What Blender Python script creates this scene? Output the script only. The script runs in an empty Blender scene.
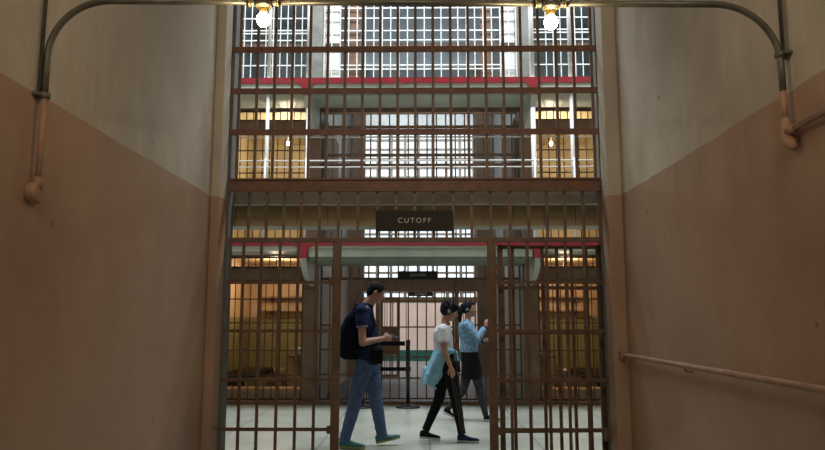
import bpy, bmesh, math, random
from mathutils import Vector, Matrix
random.seed(7)
S = bpy.context.scene
C = S.collection
V = Vector
# ------------------------------------------------------------------ camera
CAM_H, PITCH, YAW, FPX = 1.38, math.radians(7.8), math.radians(0.66), 688.0
cd = bpy.data.cameras.new('camera')
cd.sensor_width = 36.0
cd.lens = FPX / 825 * 36
cam = bpy.data.objects.new('camera', cd)
C.objects.link(cam)
cam.location = (0, 0, CAM_H)
cam.rotation_euler = (math.pi / 2 + PITCH, 0, YAW)
S.camera = cam
# ------------------------------------------------------------------ world, lights, exposure
w = bpy.data.worlds.new('world')
S.world = w
w.use_nodes = True
w.node_tree.nodes['Background'].inputs[0].default_value = (0.55, 0.62, 0.70, 1)
w.node_tree.nodes['Background'].inputs[1].default_value = 0.05
S.view_settings.view_transform = 'Standard'
S.view_settings.look = 'None'
S.view_settings.gamma = 1
S.view_settings.use_curve_mapping = False
S.view_settings.exposure = 0.0


def area(name, loc, aim, sx, sy, power, col, spread=180):
    l = bpy.data.lights.new(name, 'AREA')
    l.shape = 'RECTANGLE'
    l.size, l.size_y, l.energy, l.color = sx, sy, power, col
    l.spread = math.radians(spread)
    o = bpy.data.objects.new(name, l)
    C.objects.link(o)
    o.location = loc
    o.rotation_euler = (V(aim) - V(loc)).to_track_quat('-Z', 'Y').to_euler()
    return o


def point(name, loc, power, col, r=0.05):
    l = bpy.data.lights.new(name, 'POINT')
    l.energy, l.color, l.shadow_soft_size = power, col, r
    o = bpy.data.objects.new(name, l)
    C.objects.link(o)
    o.location = loc
    return o


area('skylight_daylight', (0, 8.95, 9.6), (0, 8.95, 0), 12, 2.2, 1250, (0.86, 0.95, 1.0))
area('outer_wall_fill', (0, 20.3, 12.0), (0, 23.3, 1.0), 7, 2.0, 520, (1.0, 0.96, 0.93), 80)  # added fill aimed at the pink wall, stands for no known skylight
area('upper_wall_fill', (0, 20.0, 11.0), (0, 23.3, 10.0), 7, 1.0, 105, (0.86, 0.94, 1.0))  # added fill to brighten the upper outer wall
area('entrance_daylight', (0.0, -1.6, 4.9), (0.0, 4.6, 2.9), 2.8, 1.0, 40, (1.0, 0.89, 0.72), 130)

# ------------------------------------------------------------------ materials


def _mix(nt, a, b, fac):
    m = nt.nodes.new('ShaderNodeMix')
    m.data_type = 'RGBA'
    for sock, v in ((m.inputs[6], a), (m.inputs[7], b), (m.inputs[0], fac)):
        if isinstance(v, (tuple, list)):
            sock.default_value = (*v, 1)
        elif isinstance(v, (int, float)):
            sock.default_value = v
        else:
            nt.links.new(v, sock)
    return m.outputs[2]


def _noise(nt, scale, detail=4, vec=None, rough=0.55):
    n = nt.nodes.new('ShaderNodeTexNoise')
    n.inputs['Scale'].default_value = scale
    n.inputs['Detail'].default_value = detail
    n.inputs['Roughness'].default_value = rough
    if vec is not None:
        nt.links.new(vec, n.inputs['Vector'])
    return n.outputs['Fac']


def _ramp(nt, fac, lo, hi):
    m = nt.nodes.new('ShaderNodeMapRange')
    m.inputs['From Min'].default_value = lo
    m.inputs['From Max'].default_value = hi
    nt.links.new(fac, m.inputs['Value'])
    return m.outputs['Result']


def _pos(nt):
    return nt.nodes.new('ShaderNodeNewGeometry').outputs['Position']


def _bump(nt, bsdf, h, strength=0.2, dist=0.01):
    b = nt.nodes.new('ShaderNodeBump')
    b.inputs['Strength'].default_value = strength
    b.inputs['Distance'].default_value = dist
    nt.links.new(h, b.inputs['Height'])
    nt.links.new(b.outputs[0], bsdf.inputs['Normal'])


def mat(name, col, col2=None, scale=8.0, rough=0.6, metal=0.0, bump=0.0, lo=0.35, hi=0.65):
    m = bpy.data.materials.new(name)
    m.use_nodes = True
    nt = m.node_tree
    b = nt.nodes['Principled BSDF']
    b.inputs['Roughness'].default_value = rough
    b.inputs['Metallic'].default_value = metal
    if rough >= 0.8:
        b.inputs['Specular IOR Level'].default_value = 0.12
    tc = nt.nodes.new('ShaderNodeTexCoord').outputs['Object']
    n = _noise(nt, scale, 5, tc)
    if col2 is None:
        col2 = tuple(c * 0.85 for c in col)
    nt.links.new(_mix(nt, col, col2, _ramp(nt, n, lo, hi)), b.inputs['Base Color'])
    if bump:
        _bump(nt, b, n, bump, 0.03 if rough >= 0.8 else 0.01)
    return m


def glow(name, col, strength):
    m = bpy.data.materials.new(name)
    m.use_nodes = True
    nt = m.node_tree
    nt.nodes.remove(nt.nodes['Principled BSDF'])
    e = nt.nodes.new('ShaderNodeEmission')
    e.inputs[0].default_value = (*col, 1)
    e.inputs[1].default_value = strength
    nt.links.new(e.outputs[0], nt.nodes['Material Output'].inputs[0])
    return m


def painted_wall(name, split, low, high, low2, high2, slope=0.0, stain=0.5):
    """Two colours, mostly coats of old paint, meeting at height split."""
    m = bpy.data.materials.new(name)
    m.use_nodes = True
    nt = m.node_tree
    b = nt.nodes['Principled BSDF']
    p = _pos(nt)
    sep = nt.nodes.new('ShaderNodeSeparateXYZ')
    nt.links.new(p, sep.inputs[0])
    wob = _noise(nt, 3.0, 3, p)
    a = nt.nodes.new('ShaderNodeMath')
    a.operation = 'MULTIPLY_ADD'
    nt.links.new(wob, a.inputs[0])
    a.inputs[1].default_value = 0.03
    nt.links.new(sep.outputs['Z'], a.inputs[2])
    edge = _ramp(nt, a.outputs[0], split + 0.012, split + 0.018)
    n1 = _ramp(nt, _noise(nt, 1.3, 6, p, 0.65), 0.3, 0.7)
    mp = nt.nodes.new('ShaderNodeMapping')
    mp.inputs['Scale'].default_value = (1.0, 2.4, 0.9)
    nt.links.new(p, mp.inputs[0])
    n2 = _ramp(nt, _noise(nt, 1.1, 5, mp.outputs[0], 0.6), 0.42, 0.72)
    lowc = _mix(nt, low, low2, n1)
    highc = _mix(nt, high, high2, n1)
    highc = _mix(nt, highc, tuple(c * 0.85 for c in high2), n2)
    vor = nt.nodes.new('ShaderNodeTexNoise')
    vor.inputs['Scale'].default_value = 9
    vor.inputs['Detail'].default_value = 8
    nt.links.new(p, vor.inputs['Vector'])
    chips = _ramp(nt, vor.outputs['Fac'], 0.735, 0.76)
    col = _mix(nt, lowc, highc, edge)
    col = _mix(nt, col, tuple(c * 0.55 for c in low2), chips)
    nt.links.new(col, b.inputs['Base Color'])
    b.inputs['Roughness'].default_value = 0.5
    _bump(nt, b, _noise(nt, 14, 6, p, 0.6), 0.25, 0.01)
    return m


def floor_mat():
    m = bpy.data.materials.new('polished_concrete')
    m.use_nodes = True
    nt = m.node_tree
    b = nt.nodes['Principled BSDF']
    p = _pos(nt)
    br = nt.nodes.new('ShaderNodeTexBrick')
    br.offset = 0.0
    br.inputs['Scale'].default_value = 1
    br.inputs['Mortar Size'].default_value = 0.012
    br.inputs['Brick Width'].default_value = 1.22
    br.inputs['Row Height'].default_value = 1.22
    mp = nt.nodes.new('ShaderNodeMapping')
    mp.inputs['Location'].default_value = (-0.10, 0.25, 0)
    nt.links.new(p, mp.inputs[0])
    nt.links.new(mp.outputs[0], br.inputs['Vector'])
    n = _ramp(nt, _noise(nt, 2.2, 7, p, 0.65), 0.3, 0.7)
    base = _mix(nt, (0.42, 0.43, 0.37), (0.30, 0.31, 0.26), n)
    col = _mix(nt, base, (0.20, 0.20, 0.17), br.outputs['Fac'])
    nt.links.new(col, b.inputs['Base Color'])
    b.inputs['Roughness'].default_value = 0.32
    return m


MT = dict(
    wall=painted_wall('two_tone_corridor_paint', 2.43, (0.49, 0.31, 0.20), (0.66, 0.57, 0.43), (0.38, 0.24, 0.16), (0.53, 0.46, 0.36)),
    cell=painted_wall('two_tone_cell_paint', 1.42, (0.30, 0.28, 0.12), (0.66, 0.48, 0.30), (0.22, 0.20, 0.09), (0.56, 0.40, 0.24)),
    cell2=painted_wall('cream_cell_paint', 2.6, (0.7, 0.58, 0.38), (0.70, 0.60, 0.40), (0.6, 0.5, 0.32), (0.62, 0.52, 0.34)),
    passage=painted_wall('cream_passage_window_tint', 2.6, (0.62, 0.53, 0.46), (0.50, 0.53, 0.55), (0.52, 0.43, 0.37), (0.42, 0.45, 0.47)),  # bluish upper colour is window light put into the paint
    cream=mat('cream_plaster', (0.66, 0.56, 0.48), (0.55, 0.45, 0.38), 2.0, 0.7, bump=.1),
    pink=mat('pale_pink_plaster', (0.72, 0.58, 0.50), (0.62, 0.50, 0.43), 1.5, 0.7),
    teal=mat('teal_dado_paint', (0.012, 0.10, 0.085), (0.01, 0.075, 0.06), 3, 0.5),
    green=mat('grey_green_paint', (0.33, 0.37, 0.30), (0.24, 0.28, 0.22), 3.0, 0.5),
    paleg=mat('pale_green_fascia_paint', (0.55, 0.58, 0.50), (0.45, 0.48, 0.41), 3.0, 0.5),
    tan=mat('tan_plank_paint', (0.44, 0.30, 0.16), (0.34, 0.22, 0.12), 5.0, 0.6),
    fascia=mat('tan_board_paint', (0.66, 0.50, 0.31), (0.54, 0.40, 0.24), 4.0, 0.6),
    brown=mat('brown_painted_steel', (0.20, 0.12, 0.07), (0.13, 0.072, 0.042), 9.0, 0.45, 0.1, bump=.15),
    rust=mat('rusty_brown_beam_paint', (0.23, 0.10, 0.055), (0.15, 0.065, 0.036), 12.0, 0.5, 0.1, bump=.3),
    dkbar=mat('dark_cell_bar_paint', (0.10, 0.06, 0.035), (0.06, 0.035, 0.02), 9.0, 0.5),
    pier=mat('brown_pier_paint', (0.22, 0.135, 0.08), (0.16, 0.095, 0.055), 3.0, 0.5),
    jamb=mat('dark_grey_jamb_paint', (0.20, 0.19, 0.165), (0.13, 0.125, 0.11), 4.0, 0.6),
    red=mat('red_edge_paint', (0.30, 0.012, 0.022), (0.24, 0.01, 0.016), 5.0, 0.4),
    white=mat('white_steel_paint', (0.78, 0.76, 0.74), (0.65, 0.62, 0.60), 6.0, 0.45),
    greyp=mat('blue_grey_plaster', (0.34, 0.39, 0.41), (0.25, 0.29, 0.31), 2.0, 0.7),
    conduit=mat('grey_conduit_paint', (0.16, 0.15, 0.11), (0.11, 0.10, 0.075), 10, 0.4, 0.3),
    cpeach=mat('peach_painted_conduit', (0.46, 0.27, 0.17), (0.36, 0.20, 0.12), 10, 0.5),
    brass=mat('aged_brass', (0.5, 0.33, 0.10), (0.35, 0.22, 0.07), 12, 0.35, 0.8),
    black=mat('black_sign_board', (0.022, 0.016, 0.010), (0.030, 0.022, 0.013), 3, 0.65),
    letter=mat('pale_lettering', (0.88, 0.82, 0.72), (0.8, 0.74, 0.64), 20, 0.6),
    blackm=mat('black_powder_coat', (0.012, 0.012, 0.012), (0.02, 0.02, 0.02), 9, 0.4),
    skin=mat('skin', (0.50, 0.27, 0.19), (0.43, 0.22, 0.15), 12, 0.5),
    hair=mat('black_hair', (0.012, 0.012, 0.017), (0.018, 0.017, 0.022), 60, 0.8, bump=.5),
    navy=mat('navy_cotton', (0.018, 0.028, 0.075), (0.012, 0.018, 0.05), 25, 0.85, bump=.2),
    navyt=mat('pale_hem_cotton', (0.22, 0.24, 0.30), None, 25, 0.85),
    jeans=mat('blue_jeans', (0.10, 0.15, 0.28), (0.065, 0.10, 0.20), 26, 0.85, bump=.8),
    pack=mat('black_navy_nylon', (0.008, 0.010, 0.028), (0.005, 0.006, 0.016), 9, 0.85, bump=.2),
    nearblack=mat('black_cloth', (0.006, 0.006, 0.009), (0.011, 0.011, 0.014), 20, 0.8, bump=.2),
    wtee=mat('white_cotton', (0.72, 0.72, 0.74), (0.62, 0.63, 0.67), 10, 0.85, bump=.3),
    sky=mat('light_blue_cotton', (0.28, 0.52, 0.66), (0.20, 0.42, 0.57), 14, 0.85, bump=.3),
    denim=mat('light_blue_denim', (0.25, 0.40, 0.54), (0.12, 0.22, 0.35), 26, 0.85, bump=.7),
    teals=mat('teal_trainer_mesh', (0.03, 0.20, 0.20), (0.02, 0.10, 0.12), 30, 0.6),
    sole=mat('pale_rubber', (0.45, 0.48, 0.46), None, 20, 0.6),
    lime=mat('lime_rubber', (0.32, 0.36, 0.10), None, 20, 0.6),
    olive=mat('olive_stripe', (0.065, 0.065, 0.04), None, 20, 0.8),
    tights=mat('dark_grey_tights', (0.055, 0.053, 0.06), (0.03, 0.03, 0.038), 12, 0.8),
    eyew=mat('eye_white', (0.7, 0.68, 0.65), None, 5, 0.3),
    dark=mat('dark_iris', (0.01, 0.008, 0.006), None, 5, 0.2),
    lip=mat('lip', (0.36, 0.13, 0.11), None, 5, 0.5),
    phone=mat('dark_phone_glass', (0.015, 0.015, 0.02), None, 5, 0.15),
    redp=mat('red_phone_case', (0.30, 0.02, 0.03), None, 5, 0.4),
    porc=mat('white_porcelain', (0.65, 0.60, 0.50), None, 5, 0.2),
    wood=mat('brown_wood', (0.20, 0.10, 0.05), (0.13, 0.06, 0.03), 6, 0.6),
    blanket=mat('dark_wool_blanket', (0.05, 0.035, 0.02), None, 30, 0.9),
    floor=floor_mat(),
    shadefloor=mat('shade_grey_floor', (0.15, 0.15, 0.15), (0.10, 0.10, 0.10), 2.5, 0.45),
    bulb=glow('lit_bulb', (1.0, 0.80, 0.50), 95),
    bulbs=glow('lit_cell_bulb', (1.0, 0.80, 0.50), 60),
    pane=glow('daylit_window_glass', (0.84, 0.94, 1.0), 1.35),
)
mg = bpy.data.materials.new('clear_lamp_glass')
mg.use_nodes = True
gb = mg.node_tree.nodes['Principled BSDF']
gb.inputs['Base Color'].default_value = (1, 0.9, 0.7, 1)
gb.inputs['Roughness'].default_value = 0.05
gb.inputs['Transmission Weight'].default_value = 1
MT['glass'] = mg

# ------------------------------------------------------------------ mesh helpers


def at(x, y, Y):
    """point on the plane at distance Y that the photograph shows at x, y"""
    a = (x - 412.5) / FPX
    b = (225 - y) / FPX
    fy = math.cos(PITCH) - b * math.sin(PITCH)
    fz = math.sin(PITCH) + b * math.cos(PITCH)
    X = a * math.cos(YAW) - fy * math.sin(YAW)
    YY = a * math.sin(YAW) + fy * math.cos(YAW)
    t = Y / YY
    return V((X * t, Y, CAM_H + fz * t))


def zat(y, Y):
    return at(420, y, Y).z


class MB:
    def __init__(s):
        s.bm = bmesh.new()

    def box(s, x0, x1, y0, y1, z0, z1, bev=0.0):
        vs = [s.bm.verts.new((x, y, z)) for x in (x0, x1) for y in (y0, y1) for z in (z0, z1)]
        fs = [(0, 1, 3, 2), (4, 6, 7, 5), (0, 4, 5, 1), (2, 3, 7, 6), (0, 2, 6, 4), (1, 5, 7, 3)]
        F = [s.bm.faces.new([vs[i] for i in f]) for f in fs]
        if bev:
            es = list({e for f in F for e in f.edges})
            bmesh.ops.bevel(s.bm, geom=es, offset=bev, segments=2, affect='EDGES', profile=0.6)
        return s

    def obox(s, c, ax, ay, az, hx, hy, hz, bev=0.0):
        c, ax, ay, az = V(c), V(ax).normalized(), V(ay).normalized(), V(az).normalized()
        vs = [s.bm.verts.new(c + ax * i * hx + ay * j * hy + az * k * hz) for i in (-1, 1) for j in (-1, 1) for k in (-1, 1)]
        fs = [(0, 1, 3, 2), (4, 6, 7, 5), (0, 4, 5, 1), (2, 3, 7, 6), (0, 2, 6, 4), (1, 5, 7, 3)]
        F = [s.bm.faces.new([vs[i] for i in f]) for f in fs]
        if bev:
            es = list({e for f in F for e in f.edges})
            bmesh.ops.bevel(s.bm, geom=es, offset=bev, segments=2, affect='EDGES', profile=0.6)
        return s

    def rings(s, rs):
        loops = [[s.bm.verts.new(p) for p in r] for r in rs]
        n = len(loops[0])
        for a, b in zip(loops, loops[1:]):
            for i in range(n):
                s.bm.faces.new((a[i], a[(i + 1) % n], b[(i + 1) % n], b[i]))
        s.bm.faces.new(loops[0][::-1])
        s.bm.faces.new(loops[-1])
        return s

    def tube(s, pts, rad, n=12, cap=False, flat=None):
        """tube through points; rad number or list; flat=(axis, factor) squeezes along an axis"""
        pts = [V(p) for p in pts]
        if not isinstance(rad, (list, tuple)):
            rad = [rad] * len(pts)
        if cap:
            d0 = (pts[0] - pts[1]).normalized()
            d1 = (pts[-1] - pts[-2]).normalized()
            P, R = [], []
            for t in (0.95, 0.75, 0.4):
                P.append(pts[0] + d0 * rad[0] * t)
                R.append(rad[0] * math.sqrt(1 - t * t))
            P += pts
            R += list(rad)
            for t in (0.4, 0.75, 0.95):
                P.append(pts[-1] + d1 * rad[-1] * t)
                R.append(rad[-1] * math.sqrt(1 - t * t))
            pts, rad = P, R
        up = None
        rs = []
        for i, p in enumerate(pts):
            d = (pts[min(i + 1, len(pts) - 1)] - pts[max(i - 1, 0)]).normalized()
            if up is None:
                up = d.cross(V((0.31, 0.17, 0.93)))
                if up.length < 0.2:
                    up = d.cross(V((1, 0, 0)))
            up = (up - d * up.dot(d)).normalized()
            q = d.cross(up)
            ring = []
            for k in range(n):
                a = 2 * math.pi * k / n
                v = up * math.cos(a) * rad[i] + q * math.sin(a) * rad[i]
                if flat:
                    ax = V(flat[0]).normalized()
                    v = v - ax * v.dot(ax) * (1 - flat[1])
                ring.append(p + v)
            rs.append(ring)
        return s.rings(rs)

    def ell(s, c, r, M=None, n=16, m=10):
        rs = []
        c = V(c)
        for j in range(m + 1):
            t = -math.pi / 2 + math.pi * (j + 0.12) / (m + 0.24)
            ring = []
            for k in range(n):
                a = 2 * math.pi * k / n
                v = V((math.cos(t) * math.cos(a) * r[0], math.cos(t) * math.sin(a) * r[1], math.sin(t) * r[2]))
                if M is not None:
                    v = M @ v
                ring.append(c + v)
            rs.append(ring)
        return s.rings(rs)

    def loft(s, secs, n=24, p=2.3):
        """horizontal sections (cx, cy, z, rx, ry)"""
        rs = []
        for cx, cy, z, rx, ry in secs:
            ring = []
            for k in range(n):
                a = 2 * math.pi * k / n
                ca, sa = math.cos(a), math.sin(a)
                ring.append(V((cx + rx * math.copysign(abs(ca) ** (2 / p), ca), cy + ry * math.copysign(abs(sa) ** (2 / p), sa), z)))
            rs.append(ring)
        return s.rings(rs)

    def lathe(s, c, prof, n=24):
        return s.rings([[V((c[0] + r * math.cos(2 * math.pi * k / n), c[1] + r * math.sin(2 * math.pi * k / n), c[2] + z)) for k in range(n)] for r, z in prof])

    def build(s, name, m, parent=None, smooth=False, remesh=0, smit=4, origin=None, keep=False):
        bmesh.ops.recalc_face_normals(s.bm, faces=s.bm.faces)
        me = bpy.data.meshes.new(name)
        s.bm.to_mesh(me)
        s.bm.free()
        if isinstance(m, str):
            m = MT[m]
        me.materials.append(m)
        o = bpy.data.objects.new(name, me)
        C.objects.link(o)
        if remesh:
            r = o.modifiers.new('r', 'REMESH')
            r.mode = 'VOXEL'
            r.voxel_size = remesh
            r.use_smooth_shade = True
            if smit:
                sm = o.modifiers.new('s', 'SMOOTH')
                sm.iterations = smit
                sm.factor = 0.5
            dg = bpy.context.evaluated_depsgraph_get()
            nm = bpy.data.meshes.new_from_object(o.evaluated_get(dg))
            o.modifiers.clear()
            nm.name = name
            o.data = nm
            if not nm.materials:
                nm.materials.append(m)
            smooth = True
        if smooth:
            for f in o.data.polygons:
                f.use_smooth = True
        if parent is not None:
            o.parent = parent
            o.matrix_parent_inverse = (Matrix.Translation(world_loc(parent))).inverted()
        elif origin is not None:
            o.data.transform(Matrix.Translation(-V(origin)))
            o.location = origin
        return o


def world_loc(o):
    l = V((0, 0, 0))
    while o:
        l = l + o.location
        if o.parent:
            l = l + o.matrix_parent_inverse.to_translation()
        o = o.parent
    return l


def tag(o, label, cat, group=None, kind=None):
    o['label'] = label
    o['category'] = cat
    if group:
        o['group'] = group
    if kind:
        o['kind'] = kind
    return o


def thing(name, loc, label, cat, group=None):
    o = bpy.data.objects.new(name, None)
    o.empty_display_size = 0.1
    C.objects.link(o)
    o.location = loc
    return tag(o, label, cat, group)


def struct(name, mb, m, label=None):
    o = mb.build(name, m)
    o['kind'] = 'structure'
    if label:
        o['label'] = label
        o['category'] = name.split('_')[0]
    return o


def copy_tree(o, parent=None, delta=None):
    c = o.copy()
    C.objects.link(c)
    if parent is not None:
        c.parent = parent
        c.matrix_parent_inverse = o.matrix_parent_inverse.copy()
    if delta is not None:
        c.location = o.location + V(delta)
    for ch in list(o.children):
        copy_tree(ch, c)
    return c


# ------------------------------------------------------------------ room shell
XL, XR = -1.80, 1.72
struct('floor', MB().box(-9, 9, -6, 23.3, -0.15, 0), 'floor', 'polished grey concrete floor with dark joint lines')
struct('floor_passage_shade', MB().box(-1.735, 1.735, 11.72, 23.27, 0.0005, 0.003), 'shadefloor', 'thin darker grey sheet standing in for shade on the far passage floor')  # shade of the passage put into the grey of a thin sheet
struct('wall_left', MB().box(XL - 0.35, XL, -6, 6.3, 0, 5.4), 'wall', 'two-tone wall left of the camera, off-white over peach')
struct('wall_right', MB().box(XR, XR + 0.35, -6, 6.3, 0, 5.4), 'wall', 'two-tone wall on the right, off-white over peach')
struct('wall_back', MB().box(XL - 0.35, XR + 0.35, -6.2, -6, 0, 5.4), 'wall', 'wall closing the passage behind the camera')
struct('ceiling', MB().box(XL - 0.35, XR + 0.35, -6.2, 6.3, 5.4, 5.6), 'cream', 'pale ceiling of the near passage')
struct('trim_1', MB().box(XL, -1.72, 5.80, 6.0, 0, 5.4, 0.006), 'wall', 'left pilaster beside the near gate')
struct('trim_2', MB().box(1.60, XR, 5.80, 6.0, 0, 5.4, 0.006), 'wall', 'right pilaster beside the near gate')
struct('trim_3', MB().box(XL, -1.737, 6.0, 6.3, 0, 5.4), 'jamb', 'grey left jamb behind the near gate')
struct('trim_4', MB().box(1.637, XR, 6.0, 6.3, 0, 5.4), 'jamb', 'grey right jamb behind the near gate')
# near block faces either side of the passage mouth
for sx, nm in ((-1, 'wall_near_left'), (1, 'wall_near_right')):
    a, b = sorted((sx * 2.15, sx * 9))
    struct(nm, MB().box(a, b, 6.1, 6.3, 0, 7.4), 'cream', 'near cell block face beyond the gate')

# near walkway bridge over the corridor
NB0, NB1 = 6.3, 7.42
mb = MB()
mb.box(-6, 6, NB0, NB0 + 0.08, zat(204, 6.3), 2.6)
mb.box(-6, 6, NB1 - 0.10, NB1, 2.345, 2.6)
mb.box(-6, 6, NB0 + 0.08, NB1 - 0.10, 2.50, 2.60)
mb.box(-6, 6, NB0 + 0.34, NB1 - 0.10, 2.345, 2.37)
br = thing('gallery_walkway', (0, 6.86, 2.335), 'grey-green walkway with tan boarded fascia just behind the near gate at sign height', 'walkway')
mb.build('steel_frame', 'paleg', br)
for k in range(40):
    x = -6 + k * 0.3
    MB().box(x + 0.003, x + 0.297, NB0 + 0.30, NB0 + 0.338, zat(226, 6.6), 2.50, .003).build('fascia_board', 'fascia', br)

# ------------------------------------------------------------------ far cell block
FY, FE = 11.7, 10.5      # cell fronts, walkway edge
T = 2.59                 # tier pitch


def block_side(sx, nm):
    def bx(mb, a, b, *r):
        a, b = sorted((sx * a, sx * b))
        mb.box(a, b, *r)
    mb = MB()
    bx(mb, 1.78, 1.95, FY, 17.0, 0, 7.9)                 # passage side wall
    struct('wall_passage_' + nm, mb, 'passage', 'cream side wall of the far passage, window light tinted into its upper part')
    mb = MB()
    bx(mb, 1.74, 1.98, FY - 0.03, FY + 0.12, 0, 7.9)
    for z in [0.25 + .34 * k for k in range(6)]:
        bx(mb, 1.77, 1.95, FY - 0.045, FY - 0.03, z, z + 0.28)
    for t in range(3):
        bx(mb, 1.98, 3.55, FY, FY + 0.12, 2.05 + T * t, 2.24 + T * t)
        bx(mb, 1.98, 3.55, FY, FY + 0.12, 2.45 + T * t, 2.6 + T * t)
    bx(mb, 3.55, 9, FY, FY + 0.12, 0, 7.9)
    bx(mb, 1.98, 3.55, FY, FY + 0.12, -0.01, 0.035)
    struct('wall_cell_front_' + nm, mb, 'pier', 'brown painted front wall of the far cells')
    mb = MB()
    bx(mb, 1.73, 1.99, FY - .05, FY - .03, T * 2 + .002, 7.9)
    struct('trim_%d' % (11 if sx < 0 else 12), mb, 'jamb', 'grey casing on the third tier pier')
    for t in range(3):
        m = ('cell', 'cell2', 'greyp')[t]
        mb = MB()
        z = T * t
        bx(mb, 1.955, 3.65, 14.4, 14.5, z + 0.005, z + 2.5)
        bx(mb, 3.56, 3.65, FY + 0.125, 14.4, z + 0.005, z + 2.5)
        bx(mb, 1.955, 1.975, FY + 0.125, 14.4, z + 0.005, z + 2.5)
        bx(mb, 1.955, 3.65, FY + 0.125, 14.5, z + 2.5, z + 2.585)
        struct('wall_cell_' + nm, mb, m, 'painted inside walls of a far cell')


block_side(-1, 'left')
block_side(1, 'right')
# pilasters at the third gate, and the outer wall with the tall window
for sx in (-1, 1):
    a, b = sorted((sx * 1.40, sx * 9))
    struct('trim_%d' % (5 if sx < 0 else 6), MB().box(a, b, 17.0, 17.25, 0, 7.9), 'pier', 'brown pier at the far end of the passage')
mb = MB()
OY = 23.3
WX0, WX1, WZ0, WZ1 = -1.95, 1.85, 1.95, zat(131, 23.3)
mb.box(-9, WX0, OY, OY + 0.3, 0.36, WZ1)
mb.box(WX1, 9, OY, OY + 0.3, 0.36, WZ1)
mb.box(WX0, WX1, OY, OY + 0.3, 0.36, WZ0)
struct('wall_outer', mb, 'pink', 'pale pink outer wall below and around the tall window')
struct('wall_outer_upper', MB().box(-9, 9, OY, OY + .3, WZ1, 13.5), 'greyp', 'blue-grey upper part of the outer wall')
struct('baseboard_outer', MB().box(-9, 9, OY - 0.02, OY + 0.3, 0, 0.36), 'teal', 'teal painted dado along the outer wall')
mb = MB()
for k in range(9):
    x = WX0 + (WX1 - WX0) * k / 8
    mb.box(x - 0.045, x + 0.045, OY + 0.05, OY + 0.12, WZ0, WZ1)
k = WZ0
while k <= WZ1:
    mb.box(WX0, WX1, OY + 0.04, OY + 0.12, k - 0.035, k + 0.035)
    k += 0.33
wf = mb.build('window_1', 'jamb')
wf['kind'] = 'structure'
tag(wf, 'tall multi-pane daylit window at the end of the passage', 'window')
mb = MB().box(WX0, WX1, OY + 0.14, OY + 0.16, WZ0, WZ1)
mb.build('window_glass', 'pane', wf)
mb = MB()   # shelf ledge inside the upper part of the outer hall
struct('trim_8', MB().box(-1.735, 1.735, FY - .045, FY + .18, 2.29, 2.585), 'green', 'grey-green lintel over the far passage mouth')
struct('trim_9', MB().box(-2.0, 2.0, FY + .0, FY + .02, 4.985, 5.18).box(-9, 9, FY - .19, FY - .06, 0.001, .05), 'pier', 'brown sill, and dark kerb strip standing in for shadow, along the far block')  # low strip on the floor put in for the shadow line
struct('trim_10', MB().box(-3.6, 3.6, FY + .075, FY + .10, zat(47.2, FY + .08), zat(43, FY + .08)), 'dkbar', 'dark band across the third tier screens')
struct('trim_7', MB().box(-9, 9, 17.26, 17.9, 7.5, 7.9), 'greyp', 'upper ledge on top of the far block')

# walkways along the far block (tiers two and three)
WHERE = {1: 'second tier', 2: 'third tier'}


def far_walkway(t):
    z = T * t
    nm = WHERE[t]
    o = thing('gallery_walkway', (0, 11.1, z - 0.14), 'pale green cantilevered walkway with red painted edge along the far block, ' + nm, 'walkway', 'red-edged walkways along the far cell block')
    mb = MB()
    mb.box(-8, 8, FE + 0.012, FY - 0.05, z - 0.13, z)
    mb.box(-8, -1.80, FE + 0.012, FE + 0.05, z - 0.17, z - 0.13)
    mb.box(1.80, 8, FE + 0.012, FE + 0.05, z - 0.17, z - 0.13)
    mb.build('slab', 'paleg', o)
    mb = MB()
    mb.box(-1.72, 1.72, FE + 0.012, FE + 0.10, z - 0.26, z - 0.13)
    if t == 1:
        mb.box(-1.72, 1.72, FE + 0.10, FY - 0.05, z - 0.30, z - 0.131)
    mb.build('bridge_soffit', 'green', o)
    mb = MB()
    mb.box(-8, 8, FE - 0.008, FE + 0.012, z - 0.09, z + 0.005)
    for s in (-1, 1):
        a, b = sorted((s * 1.74, s * 1.86))
        mb.box(a, b, FE - 0.009, FE + 0.013, z - 0.28, z - 0.085)
        # rounded inner corners of the red edge
        for q in (-1, 1):
            cx = s * 1.80 + q * 0.06
            for i in range(5):
                a0, a1 = i * 0.018, (i + 1) * 0.018
                d = 0.09 - math.sqrt(max(0, 0.09 ** 2 - (0.09 - a0) ** 2))
                if d > 0.001:
                    x0, x1 = sorted((cx + q * a0, cx + q * a1))
                    mb.box(x0, x1, FE - 0.008, FE + 0.012, z - 0.09 - d, z - 0.089)
    mb.build('red_edge', 'red', o)
    for s in (-1, 1):
        mb = MB()
        prof = [(FE + 0.015, z - 0.13), (FE + 0.015, z - 0.28)]
        for i in range(1, 10):
            a = i / 9 * math.pi / 2
            prof.append((FE + 0.02 + (FY - FE - 0.075) * (1 - math.cos(a)), z - 0.28 - 0.38 * math.sin(a)))
        prof += [(FY - 0.052, z - 0.66), (FY - 0.052, z - 0.13)]
        x0, x1 = s * 1.80 - 0.045, s * 1.80 + 0.045
        mb.rings([[V((x0, p[0], p[1])) for p in prof], [V((x1, p[0], p[1])) for p in prof]])
        mb.build('bracket', 'paleg', o)
    return o


for t in (1, 2):
    far_walkway(t)

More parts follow.
